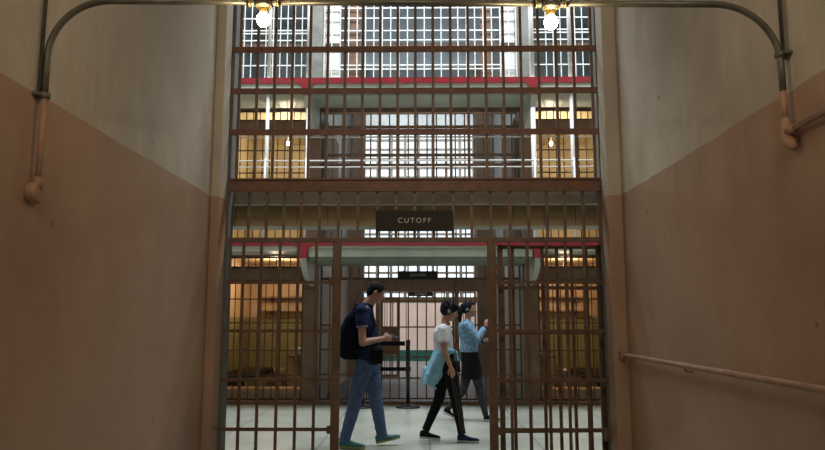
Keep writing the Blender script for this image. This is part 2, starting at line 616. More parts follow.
# railing of the second tier, pipes and posts
rl = thing('gallery_railing', (0, FE, T), 'white tubular railing along the far second tier walkway', 'railing')
for y, r in ((160.5, 0.013), (167, 0.011)):
    z = zat(y, FE + .03)
    MB().tube([(-8, FE + .03, z), (8, FE + .03, z)], r, 8).build('rail', 'white', rl, True)
for x in (-2.43, -1.79, 1.79, 2.40):
    MB().tube([(x, FE + .03, T), (x, FE + .03, 3.88)], 0.016, 8).build('rail_post', 'white', rl, True)
for t in (1, 2):
    for s, x, r in ((-1, -2.43, 0.030), (-1, -1.80, 0.03 if t == 2 else 0.014), (1, 1.79, 0.040), (1, 2.40, 0.030)):
        z0 = T * t + (0.006 if t == 2 else 0.0)
        mb = MB().tube([(x, FE + 0.10, z0), (x, FE + 0.10, T * t + T - (0.135 if abs(x) > 2 else .47))], r, 12)
        mb.tube([(x, FE + 0.10, z0 + 0.0), (x, FE + 0.10, z0 + .02)], r * 1.7, 12)
        o = mb.build('gallery_post', 'white', None, True, origin=(x, FE + 0.10, z0))
        side = ('left' if s < 0 else 'right')
        which = 'outer' if abs(x) > 2 else 'inner'
        thick = 'slim' if r < 0.02 else ('thick' if r > 0.035 else 'round')
        tag(o, '%s white %s %s post standing on the far %s walkway' % (thick, which, side, WHERE[t]), 'post', 'white posts on the far walkways')
for y, nmz in ((105.5, 'just above the second tier transoms'), (137, 'across the tops of the second tier cell doors')):
    z = zat(y, FY - 0.10)
    o = MB().tube([(-7, FY - 0.10, z), (7, FY - 0.10, z)], 0.015, 8).build('service_pipe', 'white', None, True, origin=(0, FY - .1, z))
    tag(o, 'thin white pipe running %s' % nmz, 'pipe', 'thin white pipes on the far block')


# cell grilles
def grille(x0, x1, z0, z1, label, m, group, pitch=0.125, rails=(), bar=0.009, dense=True, fm=None):
    o = thing('cell_grille', ((x0 + x1) / 2, FY + 0.05, z0), label, 'cell grille', group)
    y = FY + 0.05
    mb = MB()
    f = 0.03
    mb.box(x0, x0 + f, y - .02, y + .02, z0, z1)
    mb.box(x1 - f, x1, y - .02, y + .02, z0, z1)
    mb.box(x0 + f, x1 - f, y - .02, y + .02, z0, z0 + f)
    mb.box(x0 + f, x1 - f, y - .02, y + .02, z1 - f, z1)
    mb.build('frame', fm or m, o)
    n = max(1, int(round((x1 - x0) / pitch)))
    for k in range(1, n):
        x = x0 + (x1 - x0) * k / n
        MB().tube([(x, y, z0 + f), (x, y, z1 - f)], bar, 6).build('bar', m, o)
    if rails:
        for z in rails:
            MB().box(x0 + f, x1 - f, y - .008, y + .008, z - .010, z + .010).build('cross_rail', fm or m, o)
    return o


for s, nm in ((-1, 'left'), (1, 'right')):
    a, b = sorted((s * 1.985, s * 3.545))
    for t, tn in ((0, 'ground floor'), (1, 'second tier')):
        z = T * t
        grille(a, b, z + 2.245, z + 2.445, 'barred transom over the %s cell on the %s' % (tn, nm), 'dkbar', 'barred transoms of the far cells', 0.118)
        grille(a, b, z + 0.04, z + 2.045, 'barred %s cell front on the %s, amber lit inside' % (tn, nm), 'dkbar', 'barred fronts of the far cells', 0.125,
               [z + .45, z + .86, z + 1.32, z + 1.72])
    grille(a, b, T * 2 + .01, T * 2 + 2.045, 'white barred third tier cell front on the %s' % nm, 'white', 'white barred third tier screens', 0.125,
           [zat(65, 11.75), zat(40, 11.75), zat(30, 11.75), zat(33, 11.75), zat(18, 11.75)], 0.009)
# white screen across the third tier opening
o = grille(-1.73, 1.73, T * 2 + .01, 7.6, 'wide white barred screen across the third tier opening in the centre', 'white', None, 0.148,
           [zat(69, 11.75), zat(65, 11.75), zat(47, 11.75), zat(40, 11.75), zat(30.5, 11.75), zat(18, 11.75), zat(8, 11.75)], 0.010)
scr = o
for s in (-1, 1):
    a, b = sorted((s * 1.08, s * 1.27))
    MB().box(a, b, 11.80, 11.84, T * 2 + .05, 7.55, .01).build('shutter_panel', 'wood', scr)
    a, b = sorted((s * 1.45, s * 1.70))
    MB().box(a, b, 11.80, 11.84, T * 2 + .05, 7.55, .01).build('side_panel', 'white', scr)
    point('third_tier_fill', (s * 2.8, 12.3, 7.0), 14, (.8, .92, 1), .2)  # added fill inside the cell

# brown shutters on the upper passage walls
for s, nm in ((-1, 'left'), (1, 'right')):
    a, b = sorted((s * 1.70, s * 1.775))
    mb = MB().box(a, b, 12.2, 14.0, 2.7, 5.0, .01)
    mb.box(a + (.0 if s > 0 else .05), b - (.05 if s > 0 else .0), 12.15, 12.2, 2.7, 5.0)
    o = mb.build('shutter', 'wood', None, origin=(s * 1.74, 13.1, 2.7))
    tag(o, 'brown shutter on the upper %s wall of the far passage' % nm, 'shutter', 'brown shutters in the far passage')

# cell contents
for s, nm in ((-1, 'left'), (1, 'right')):
    for t in (0, 1):
        if t == 0:
            loc = (s * 2.7, 13.0, 2.33)
            pw, col = 26, (1.0, 0.76, 0.50)
        else:
            p = at(288 if s < 0 else 551, 143.5, 12.6)
            loc = (p.x, 12.6, p.z)
            pw, col = 38, (1.0, 0.84, 0.58)
        o = thing('ceiling_lamp', (loc[0], loc[1], T * t + 2.5), 'bare bulb lit inside the %s cell on the %s' % (('ground floor', 'second tier')[t], nm), 'lamp', 'bare bulbs in the far cells')
        MB().tube([(loc[0], loc[1], T * t + 2.5), (loc[0], loc[1], loc[2] + .05)], 0.012, 8).build('cord', 'dkbar', o)
        MB().ell((loc[0], loc[1], loc[2]), (.03, .03, .04)).build('bulb', 'bulbs', o, True)
        point('cell_bulb_light', (loc[0], loc[1] - .12, loc[2] - .06), pw, col, 0.06)
    for k, y in enumerate((296.5, 310)):
        z = zat(y, 14.3)
        a, b = sorted((s * 1.99, s * 3.40 if s > 0 else -3.28))
        mb = MB().box(a, b, 14.12, 14.395, z - .025, z + .01)
        o = thing('wall_shelf', ((a + b) / 2, 14.25, z - .03), '%s wooden shelf on the back wall of the %s ground floor cell' % (('upper', 'lower')[k], nm), 'shelf', 'shelves in the far cells')
        mb.build('board', 'tan', o)
        for xx in (a + .2, b - .2):
            MB().box(xx - .01, xx + .01, 14.2, 14.395, z - .11, z - .025).build('bracket', 'brown', o)
    # folding table and seat, toilet, basin, cot
    x = s * 2.95
    o = thing('toilet', (s * 2.9, 14.1, 0), 'pale seatless toilet at the back of the %s ground floor cell' % nm, 'toilet', 'toilets in the far cells')
    MB().lathe((s * 2.9, 14.1, 0), [(.11, 0), (.09, .12), (.10, .25), (.18, .36), (.19, .40), (.15, .40), (.12, .33), (.02, .28)]).build('bowl', 'porc', o, True)
    o = thing('wash_basin', (s * 2.45, 14.25, .62), 'small white wash basin on the back wall of the %s ground floor cell' % nm, 'basin', 'wash basins in the far cells')
    MB().lathe((s * 2.45, 14.19, .62), [(.06, 0), (.15, .06), (.19, .16), (.20, .19), (.17, .19), (.13, .10), (.02, .06)]).build('bowl', 'porc', o, True)
    MB().tube([(s * 2.45, 14.36, .81), (s * 2.45, 14.36, .93), (s * 2.45, 14.28, .93), (s * 2.45, 14.26, .89)], .012, 8).build('tap', 'brass', o, True)
    o = thing('cot', (s * 3.2, 13.09, 0), 'narrow cot with dark blanket along the side wall of the %s ground floor cell' % nm, 'bed', 'cots in the far cells')
    a, b = sorted((s * 2.88, s * 3.53))
    mb = MB().box(a, b, 12.28, 12.31, .30, .34).box(a, b, 13.87, 13.9, .30, .34).box(a, a + .03, 12.31, 13.87, .30, .34).box(b - .03, b, 12.31, 13.87, .30, .34)
    mb.build('bed_frame', 'dkbar', o)
    for xx in (a + .02, b - .02):
        for yy in (12.295, 13.885):
            MB().box(xx - .015, xx + .015, yy - .015, yy + .015, 0, .30).build('leg', 'dkbar', o)
    MB().box(a + .03, b - .03, 12.31, 13.87, .32, .44, .03).build('mattress', 'blanket', o)
    o = thing('wall_table', (s * 2.2, 12.7, .70), 'small hinged table on the inner side wall of the %s ground floor cell' % nm, 'table', 'hinged tables in the far cells')
    a, b = sorted((s * 1.98, s * 2.42))
    MB().box(a, b, 12.5, 13.0, .70, .725).build('tabletop', 'wood', o)
    MB().tube([(s * 1.98, 12.75, .45), (s * 2.35, 12.75, .70)], .012, 6).build('brace', 'dkbar', o)
    # plank step at the foot of the cell front
    o = MB().box(min(s * 1.99, s * 3.54), max(s * 1.99, s * 3.54), FY + .14, FY + .55, 0.002, .22, .01).build('plank_step', 'tan', None, origin=(s * 2.77, FY + .34, 0.002))
    tag(o, 'low brown plank platform just inside the %s ground floor cell bars' % nm, 'platform', 'plank platforms in the far cells')


# ------------------------------------------------------------------ barred gates
def gate(Y, name, label, upper_x, low_x, leaf=None, detail=True, rails_up=(3.82, 3.45, 3.07), top=5.2, posts=(-0.735, 0.625), beam_m='rust', GL=-1.735, GR=1.635, closed=False):
    g = thing(name, (0, Y, 0), label, 'gate')
    mb = MB()
    zb0, zb1 = 2.51, 2.62
    mb.box(GL + .036, GR - .036, Y - .035, Y + .035, zb0, zb1, .006)
    mb.box(GL + .036, GR - .036, Y - .055, Y - .035, zb1 - .012, zb1 + .004)
    mb.box(GL + .036, GR - .036, Y - .055, Y - .035, zb0 - .004, zb0 + .012)
    mb.build('beam', beam_m, g)
    for z in rails_up:
        MB().box(GL, GR, Y - .030, Y - .008, z - .027, z + .027, .003).build('rail', beam_m, g)
    MB().box(GL, GR, Y - .030, Y - .008, top - .05, top).build('rail', beam_m, g)

    def bars(xs, z0, z1, hw=.0125, dy=0.0, m='brown'):
        for x in xs:
            MB().box(x - hw, x + hw, Y - .006 + dy, Y + .012 + dy, z0, z1).build('bar', m, g)
    bars(upper_x, zb1, top)
    hz = 2.075
    bars(low_x, hz + .02, zb0)
    # header and rails of the lower part
    MB().box(GL + .036, GR - .036, Y - .02, Y + .02, hz - .022, hz + .022, .004).build('header', 'brown', g)
    for x in posts:
        MB().box(x - .036, x + .036, Y - .03, Y + .03, 0, hz - .022, .005).build('post', 'brown', g)
    left = [x for x in low_x if x < posts[0] - .05]
    right = [x for x in low_x if x > posts[1] + .05]
    bars([-1.564, -1.407, -1.242, -1.079, -.919], 0.03, hz - .022)
    bars([.781, .942, 1.11, 1.276, 1.439], 0.03, hz - .022)
    for z in (.04, .45, .866, 1.28):
        MB().box(GL, posts[0] - .036, Y - .025, Y - .006, z - .014, z + .014).build('rail', 'brown', g)
        MB().box(posts[1] + .036, GR, Y - .025, Y - .006, z - .014, z + .014).build('rail', 'brown', g)
    MB().box(GL, posts[0] - .036, Y - .025, Y - .006, 1.70 - .014, 1.70 + .014).build('rail', 'brown', g) if detail else None
    MB().box(posts[1] + .036, GR, Y - .025, Y - .006, 1.70 - .014, 1.70 + .014).build('rail', 'brown', g) if detail else None
    MB().box(GL, GL + .035, Y - .02, Y + .02, 0, top).build('side_frame', 'jamb', g)
    MB().box(GR - .035, GR, Y - .02, Y + .02, 0, top).build('side_frame', 'jamb', g)
    if detail:
        for x, z in ((posts[1] + .045, 1.83), (posts[1] + .045, 1.75), (posts[0] - .05, 1.70), (posts[0] - .05, 1.28), (posts[0] - .05, .45), (posts[1] + .045, .44)):
            MB().box(x - .014, x + .014, Y - .045, Y + .01, z - .03, z + .03, .004).build('hinge', 'brown', g)
        MB().box(1.56, 1.63, Y - .045, Y + .01, .36, .44, .005).build('lock_box', 'brown', g)
    if closed:
        mb = MB().box(posts[0] + .04, posts[0] + .08, Y - .015, Y + .015, .02, hz - .03).box(posts[1] - .08, posts[1] - .04, Y - .015, Y + .015, .02, hz - .03)
        for z in (.05, zat(378, Y), zat(357, Y), zat(327, Y), zat(301, Y), 2.02):
            mb.box(posts[0] + .08, posts[1] - .08, Y - .02, Y - .004, z - .012, z + .012)
        door = mb.build('door', 'brown', g)
        for k in range(1, 8):
            x = posts[0] + .06 + (posts[1] - posts[0] - .12) * k / 8
            o = MB().box(x - .011, x + .011, Y - .004, Y + .01, .03, hz - .04).build('door_bar', 'brown')
            o.parent = door
    if leaf:
        # open door leaf folded back behind the fixed panel
        (xa, ya), (xb, yb) = leaf
        d = V((xb - xa, yb - ya, 0))
        L = d.length
        u = d.normalized()
        n = V((-u.y, u.x, 0))
        A = V((xa, ya, 0))
        mb = MB()
        for s_ in (0.02, L - 0.02):
            c = A + u * s_
            mb.obox(c + V((0, 0, 1.04)), u, n, (0, 0, 1), .022, .015, 1.01)
        for z in (.05, .41, .84, 1.26, 1.66, 2.03):
            mb.obox(A + u * L / 2 + V((0, 0, z)), u, n, (0, 0, 1), L / 2 - .045, .012, .016)
        door = mb.build('door', 'brown', g)
        for k in range(1, 7):
            c = A + u * (L * k / 7)
            mb = MB().obox(c + V((0, 0, 1.04)), u, n, (0, 0, 1), .014, .007, .99)
            o = mb.build('door_bar', 'brown')
            o.parent = door
    return g


UX = [-1.654 + .161 * k for k in range(21)]
LX = [-1.531, -1.371, -1.216, -1.061, -.898, -.729, -.556, -.384, -.216, -.051, .12, .29, .456, .625, .796, .962, 1.125, 1.282, 1.447, 1.59]
gate(6.05, 'barred_gate', 'tall brown barred gate and grille filling the near passage mouth, door open', UX, LX,
     leaf=((.70, 6.22), (1.64, 6.27)), rails_up=(zat(50, 6.05), zat(91.5, 6.05), zat(132.5, 6.05)))
gate(11.95, 'barred_gate', 'second barred gate across the far passage, behind the walking visitors', [x * 1.04 for x in UX], LX, leaf=None, detail=False,
     rails_up=(zat(166, 12), zat(156, 12), zat(128, 12), zat(114, 12)), top=5.25, posts=(-.735, .625), beam_m='brown', GR=1.735, closed=True)
gate3 = thing('barred_gate', (0, 17.0, 0), 'third and farthest barred gate at the end of the far passage', 'gate')
MB().box(-1.4, 1.4, 17.0, 17.1, 2.06, 2.37).build('beam', 'wood', gate3)
MB().box(-1.4, 1.4, 17.0, 17.06, 1.78, 1.92).build('header', 'tan', gate3)
for k in range(1, 16):
    x = -1.4 + .175 * k
    MB().box(x - .009, x + .009, 17.02, 17.04, 1.92, 2.06).build('bar', 'brown', gate3)
    if k not in (7, 8, 9, 10):
        MB().box(x - .009, x + .009, 17.02, 17.04, 0.002, 1.78).build('bar', 'brown', gate3)
xa, xb = at(381, 320, 16.7).x, at(399, 320, 16.7).x
mb = MB()
mb.box(xa, xa + .05, 16.66, 16.70, .02, 1.9)
mb.box(xb - .05, xb, 16.66, 16.70, .02, 1.9)
mb.box(xa + .05, xb - .05, 16.66, 16.70, 1.85, 1.9)
mb.box(xa + .05, xb - .05, 16.66, 16.70, .55, 1.20)
mb.box(xa + .05, xb - .05, 16.66, 16.70, .02, .08)
for k in range(1, 3):
    x = xa + (xb - xa) * k / 3
    mb.box(x - .008, x + .008, 16.67, 16.69, .08, .55)
    mb.box(x - .008, x + .008, 16.67, 16.69, 1.20, 1.85)
mb.build('door', 'wood', gate3)


# ------------------------------------------------------------------ hanging signs
def sign(cx, Y, z0, z1, w_, label, textsize, thick=.02):
    s = thing('hanging_sign', (cx, Y, z0), label, 'sign', 'dark signs on the barred gates')
    MB().box(cx - w_ / 2, cx + w_ / 2, Y - thick, Y, z0, z1, .003).build('board', 'black', s)
    cu = bpy.data.curves.new('t', 'FONT')
    cu.body = 'CUTOFF'
    cu.size = textsize
    cu.space_character = 1.35
    cu.align_x = 'CENTER'
    cu.align_y = 'CENTER'
    cu.extrude = 0.0008
    to = bpy.data.objects.new('t', cu)
    C.objects.link(to)
    dg = bpy.context.evaluated_depsgraph_get()
    me = bpy.data.meshes.new_from_object(to.evaluated_get(dg))
    me.transform(Matrix.Translation((cx, Y - thick - .0015, (z0 + z1) / 2)) @ Matrix.Rotation(math.pi / 2, 4, 'X'))
    me.materials.clear()
    me.materials.append(MT['letter'])
    bpy.data.objects.remove(to)
    o = bpy.data.objects.new('lettering', me)
    C.objects.link(o)
    o.parent = s
    o.matrix_parent_inverse = Matrix.Translation(s.location).inverted()
    mb = MB()
    for x in (cx - w_ * .38, cx + w_ * .38):
        mb.box(x - .012, x + .012, Y, Y + .024, z1 - .05, z1 + .01)
    mb.build('clip', 'brown', s)
    return s


sign(-.053, 6.02, 2.148, 2.334, .68, 'large dark sign reading CUTOFF on the near gate', .063)
sign(-.04, 11.92, 2.062, 2.205, .68, 'smaller dark sign reading CUTOFF on the second gate, seen above the visitors', .060)
sign(0.0, 16.98, 1.94, 2.05, .60, 'farthest and smallest dark CUTOFF sign, on the third gate', .058)


# ------------------------------------------------------------------ conduit and lamps
def cy(x):
    return 3.10


ZL, ZR = at(100, .5, 3.10).z, at(730, 5, 3.10).z


def cz(x):
    return ZL + (ZR - ZL) * (x + 1.765) / 3.45


CZ = cz(0)
cond = thing('conduit', (0, 3.05, CZ), 'grey pipe conduit arching overhead from wall to wall, carrying the bare bulbs', 'conduit')


def cpath(pts, r, m, nm, n=12):
    MB().tube(pts, r, n).build(nm, m, cond, True)


L0 = V((XL + .035, cy(XL), 0))
R0 = V((XR - .035, cy(XR), 0))
arc = []
for i in range(13):
    a = i / 12 * math.pi / 2
    arc.append((i, a))
RAD, RADR = .28, .29
left = [V((L0.x, L0.y, 2.42)), V((L0.x, L0.y, cz(L0.x) - RAD - .02))]
for i, a in arc:
    x = L0.x + RAD * (1 - math.cos(a))
    left.append(V((x, cy(x), cz(x) - RAD + RAD * math.sin(a))))
right = []
for i, a in arc:
    x = R0.x - RADR * (1 - math.cos(a))
    right.append(V((x, cy(x), cz(x) - RADR + RADR * math.sin(a))))
right = right[::-1] + [V((R0.x, R0.y, cz(R0.x) - RADR - .02)), V((R0.x, R0.y, 2.43))]
B1, B2 = at(263.5, 18, 3.10).x, at(551, 22, 3.10).x
path = left + [V((B1 - .07, cy(B1 - .07), cz(B1 - .07)))]
cpath(path, .0155, 'conduit', 'pipe')
cpath([V((B1 + .07, cy(B1 + .07), cz(B1 + .07))), V((B2 - .07, cy(B2 - .07), cz(B2 - .07)))], .0155, 'conduit', 'pipe')
cpath([V((B2 + .07, cy(B2 + .07), cz(B2 + .07)))] + right, .0155, 'conduit', 'pipe')
# painted ends and boxes on the walls
cpath([(L0.x, L0.y, 2.42), (L0.x, L0.y, 2.0)], .0145, 'cpeach', 'painted_pipe')
cpath([(R0.x, R0.y, 2.43), (R0.x, R0.y, 2.28)], .0145, 'cpeach', 'painted_pipe')
for p, z in ((L0, 2.42), (R0, 2.605)):
    MB().lathe((p.x, p.y, z - .015), [(.020, 0), (.026, .004), (.026, .026), (.020, .03)]).build('coupling', 'conduit', cond, True)
    s = -1 if p.x < 0 else 1
    MB().box(min(p.x, XL if s < 0 else p.x), max(p.x, XR if s > 0 else p.x), p.y - .045, p.y + .045, z - .008, z + .008, .003).build('clamp', 'conduit', cond)
# thin pipe running on up the wall
cpath([(XL + .014, cy(XL) - .012, 2.42), (XL + .014, cy(XL) - .012, 5.39)], .009, 'conduit', 'riser')
cpath([(XR - .014, cy(XR) + .012, 2.60), (XR - .014, cy(XR) + .012, 5.39)], .009, 'conduit', 'riser')
# left round box
q = at(30, 189, 3.1)
mb = MB()
M = Matrix.Rotation(math.pi / 2, 3, 'Y')
rs = []
for r, d in ((.046, 0), (.050, .006), (.050, .036), (.044, .046), (.030, .050)):
    rs.append([V((XL + d, cy(XL) + r * math.cos(2 * math.pi * k / 24), 1.957 + r * math.sin(2 * math.pi * k / 24))) for k in range(24)])
mb.rings(rs)
mb.tube([(L0.x, L0.y, 1.975), (L0.x, L0.y, 2.03)], .021, 12)
mb.build('junction_box', 'cpeach', cond, True)
# right elbow body and the pipe along the wall towards the camera
mb = MB()
mb.tube([(R0.x, R0.y, 2.285), (R0.x, R0.y, 2.215), (R0.x, R0.y - .02, 2.18), (R0.x, R0.y - .05, 2.155)], [.022, .03, .034, .02], 14, cap=True)
mb.tube([(R0.x, R0.y - .02, 2.228), (R0.x, R0.y - .08, 2.234)], .021, 12)
mb.build('junction_box', 'cpeach', cond, True)
cpath([(R0.x, R0.y - .07, 2.234), (R0.x, -5.9, 2.234)], .0145, 'cpeach', 'side_pipe')

for bx_, by_, side in ((B1, 18, 'left'), (B2, 22, 'right')):
    Y = cy(bx_)
    zt = cz(bx_)
    zb = zat(by_, Y)
    o = thing('bare_bulb_lamp', (bx_, Y, zt), 'glowing bare bulb in brass socket under the overhead conduit, %s one' % side, 'lamp', 'bare bulbs under the overhead conduit')
    mb = MB().lathe((bx_, Y, zt - .026), [(.036, 0), (.042, .004), (.042, .044), (.034, .050)])
    mb.tube([(bx_ - .075, Y, zt), (bx_ - .045, Y, zt)], .021, 12)
    mb.tube([(bx_ + .045, Y, zt), (bx_ + .075, Y, zt)], .021, 12)
    mb.build('junction_box', 'conduit', o, True)
    for sgn in (-1, 1):
        MB().tube([(bx_ + sgn * .066, Y - .0, zt), (bx_ + sgn * .074, Y - .0, zt)], .024, 14).build('bushing', 'brass', o, True)
    MB().lathe((bx_, Y, zb + .026), [(.014, 0), (.019, .004), (.022, .02), (.030, .036), (.030, zt - .028 - zb - .026)]).build('socket', 'brass', o, True)
    MB().lathe((bx_, Y, zb - .040), [(.004, 0), (.018, .005), (.029, .020), (.033, .037), (.029, .052), (.018, .066), (.013, .070)]).build('bulb', 'bulb', o, True)

# handrail on the right wall
hr = thing('handrail', (XR - .05, 5.9, 1.06), 'brown painted handrail pipe along the lower right wall', 'handrail')
MB().tube([(XR - .06, -5.5, 1.092), (XR - .06, 5.74, 1.092)], .017, 12, cap=True).build('rail', 'cpeach', hr, True)
for y in (4.45, 2.4, .4, -2):
    mb = MB().tube([(XR - .06, y, 1.085), (XR - .045, y, 1.055), (XR - .002, y, 1.05)], .009, 8)
    mb.build('bracket', 'cpeach', hr, True)
MB().box(XR - .085, XR - .03, 5.72, 5.79, 1.062, 1.122, .006).build('end_bracket', 'cpeach', hr)


# ------------------------------------------------------------------ crowd barrier
def stanchion(x, y, label):
    o = thing('barrier_post', (x, y, 0), label, 'barrier post', 'black barrier posts')
    MB().lathe((x, y, 0), [(.19, 0), (.19, .012), (.14, .03), (.06, .055), (.03, .07)], 32).build('base', 'blackm', o, True)
    MB().tube([(x, y, .06), (x, y, .98)], .030, 16).build('pole', 'blackm', o, True)
    MB().lathe((x, y, .955), [(.032, 0), (.036, .01), (.036, .085), (.030, .095), (.008, .10)]).build('belt_cassette', 'blackm', o, True)
    MB().box(x - .045, x + .045, y - .035, y + .035, .56, .63, .006).build('lower_cassette', 'blackm', o)
    return o


P1 = (at(408, 404, 11.15).x, 11.15)
P2 = (at(362, 404, 11.15).x, 11.15)
stanchion(*P1, 'black barrier post standing on the floor between the man and the boy')
stanchion(*P2, 'black barrier post mostly hidden behind the man in jeans')
for z, wd, nm in ((.995, .035, 'upper'), (.595, .03, 'lower')):
    o = MB().box(P2[0] + .046, P1[0] - .046, 11.148, 11.152, z - wd, z + wd).build('barrier_belt', 'nearblack', None, origin=((P1[0] + P2[0]) / 2, 11.15, z))
    tag(o, '%s black belt stretched between the barrier posts' % nm, 'belt', 'black barrier belts')


# ------------------------------------------------------------------ people
def rotY(p):          # nod: positive looks down, figure faces +X
    return Matrix.Rotation(p, 3, 'Y')


def head_parts(mb, c, M, s, female=False):
    def e(p, r):
        mb.ell(V(c) + M @ (V(p) * s), tuple(q * s for q in r), M)
    e((-.012, 0, .030), (.094, .074, .085))
    e((.020, 0, -.030), (.068, .060, .082))
    e((.050, 0, -.088), (.026, .026, .022))
    e((.066, 0, .020), (.022, .045, .018))
    mb.tube([V(c) + M @ (V(p) * s) for p in ((.080, 0, .010), (.094, 0, -.018), (.104, 0, -.034))], [.009 * s, .012 * s, .015 * s], 8, cap=True)
    e((.080, 0, -.060), (.012, .022, .008))
    e((.078, 0, -.072), (.012, .020, .008))
    for q in (-1, 1):
        e((-.002, q * .080, -.012), (.019, .010, .032))
        e((.045, q * .038, -.030), (.022, .018, .020))


def face_bits(c, M, s, body, yaw=0):
    for q in (-1, 1):
        p = V(c) + M @ (V((.0715, q * .030, .002)) * s)
        eye = MB().ell(p, (.012 * s, .013 * s, .009 * s), M, 10, 6).build('eye', 'eyew', body, True)
        MB().ell(p + M @ V((.008 * s, 0, 0)), (.006 * s, .006 * s, .006 * s), M, 8, 6).build('iris', 'dark', eye, True)
        MB().tube([V(c) + M @ (V(a) * s) for a in ((.082, q * .014, .022), (.082, q * .032, .027), (.070, q * .050, .021))], .0035 * s, 6, cap=True).build('eyebrow', 'hair', body, True)
    MB().ell(V(c) + M @ (V((.085, 0, -.066)) * s), (.009 * s, .020 * s, .008 * s), M, 10, 6).build('lips', 'lip', body, True)


def hand(mb, w_, d, n, s=1.0, curl=0.5, side=1):
    """w_ wrist, d towards the fingers, n out of the back of the hand; side: +1 thumb on d x n side"""
    d, n = V(d).normalized(), V(n).normalized()
    n = (n - d * n.dot(d)).normalized()
    a = d.cross(n) * side
    w_ = V(w_)
    M = Matrix((d, a, n)).transposed()
    mb.ell(w_ + d * .045 * s, (.052 * s, .040 * s, .016 * s), M, 12, 8)
    for k, (off, ln) in enumerate(((.030, .072), (.010, .080), (-.011, .074), (-.030, .058))):
        p = w_ + d * (.082 - .004 * abs(k - 1)) * s + a * off * s
        pts = [w_ + d * .05 * s + a * off * .8 * s, p]
        ang = 0
        for seg in (.45, .32, .23):
            ang += curl * (.7 if seg == .45 else .9) + k * .04
            p = p + (d * math.cos(ang) - n * math.sin(ang)) * ln * seg * s
            pts.append(p)
        mb.tube(pts, [.010 * s, .010 * s, .009 * s, .0085 * s, .0075 * s], 8, cap=True)
    t0 = w_ + d * .022 * s + a * .026 * s
    mb.tube([t0, t0 + (d * .022 + a * .024 - n * .006) * s, t0 + (d * .050 + a * .030 - n * .020) * s, t0 + (d * .070 + a * .024 - n * .034) * s],
            [.014 * s, .012 * s, .010 * s, .009 * s], 8, cap=True)


def shoe(name, heel, toe, h, body_m, sole_m, parent, w_=.045):
    """heel, toe: points on the sole line"""
    heel, toe = V(heel), V(toe)
    d = (toe - heel)
    L = d.length
    d.normalize()
    a = V((0, 0, 1)).cross(d).normalized()
    u = d.cross(a)
    prof = [(0.02, .55, .72), (.10, .72, 1.0), (.25, .75, 1.0), (.40, .82, .80), (.55, .92, .58), (.72, 1.0, .45), (.88, .85, .36), (.985, .42, .22)]

    def ring(t, wf, z0, z1, n=14):
        c = heel + d * L * t
        out = []
        for k in range(n):
            an = 2 * math.pi * k / n
            x = math.cos(an)
            z = math.sin(an)
            x = math.copysign(abs(x) ** .7, x)
            z = math.copysign(abs(z) ** .8, z)
            out.append(c + a * x * w_ * wf + u * ((z0 + z1) / 2 + z * (z1 - z0) / 2))
        return out
    o = MB().rings([ring(t, wf, .018, .018 + (h - .018) * hf) for t, wf, hf in prof]).build(name, body_m, parent, True)
    MB().rings([ring(t, wf * 1.08, 0.0, .028) for t, wf, hf in prof]).build('sole', sole_m, o, True)
    mb = MB()
    for t in (.42, .50, .58):
        hf = .018 + (h - .018) * (.80 - (t - .42) * 1.5)
        c = heel + d * L * t + u * hf
        mb.tube([c - a * w_ * .5, c + u * .004, c + a * w_ * .5], .004, 6)
    mb.build('laces', sole_m, o)
    return o


def mid(a, b, t=.5):
    return V(a) * (1 - t) + V(b) * t


# ---- man in navy T-shirt with backpack
D = 7.75
man = thing('person', (at(362, 440, D).x, D, 0), 'person in navy t-shirt, blue jeans and dark backpack, walking and looking down at a phone', 'person', None)


def mp(x, y, l=0.0):
    p = at(x, y, D)
    return V((p.x, D + l, p.z))


hs = 1.02
hc = mp(376.2, 292.6)
HM = rotY(math.radians(22))
neck0, neck1 = mp(366.5, 307), mp(372.5, 298)
hipc = mp(367, 362)
shR, shL = mp(362.5, 311, -.185), mp(365, 311, .185)
elR, elL = mp(364.5, 342, -.235), mp(367, 341, .235)
wrR, wrL = mp(383, 338.3, -.075), mp(383.5, 339, .075)
hipR, hipL = mp(365.5, 364, -.085), mp(369.5, 364, .085)
knR, knL = mp(356, 401, -.10), mp(375.5, 402, .09)
anR, anL = mp(345.5, 439, -.10), mp(381.5, 437, .11)


def torso_secs(inf=0.0):
    S_ = [((367.5, 303.5), .060, .075), ((364.5, 308), .085, .150), ((364, 317), .105, .185), ((365.5, 326), .118, .182), ((367, 336), .118, .165),
          ((368, 346), .115, .160), ((367.5, 355), .118, .168), ((367, 364), .118, .172), ((367, 369), .10, .15)]
    out = []
    for (x, y), rx, ry in S_:
        p = mp(x, y)
        out.append((p.x, D, p.z, rx + inf, ry + inf))
    return out


mb = MB()
head_parts(mb, hc, HM, hs)
mb.tube([neck0 + V((-.01, 0, -.03)), neck0, mid(neck0, neck1), neck1, mp(376, 291)], [.066, .064, .064, .060, .055], 14)
mb.loft(torso_secs(-.012))
for sh, el, wr, s in ((shR, elR, wrR, -1), (shL, elL, wrL, 1)):
    mb.tube([sh, mid(sh, el), el], [.050, .045, .040], 12, cap=True)
    mb.tube([el, mid(el, wr, .35), wr], [.041, .040, .026], 12, cap=True)
hd = V((.98, 0, .22))
hand(mb, wrR, (.93, .38, .12), (.35, -.9, .15), .95, .75, -1)
hand(mb, wrL, (.93, -.38, .12), (.35, .9, .15), .95, .75, 1)
for h_, k_, a_ in ((hipR, knR, anR), (hipL, knL, anL)):
    mb.tube([h_, mid(h_, k_), k_], [.085, .070, .052], 12, cap=True)
    mb.tube([k_, mid(k_, a_, .35), a_], [.052, .052, .035], 12, cap=True)
body = mb.build('body', 'skin', man, remesh=.0065, smit=3)
face_bits(hc, HM, hs, body)
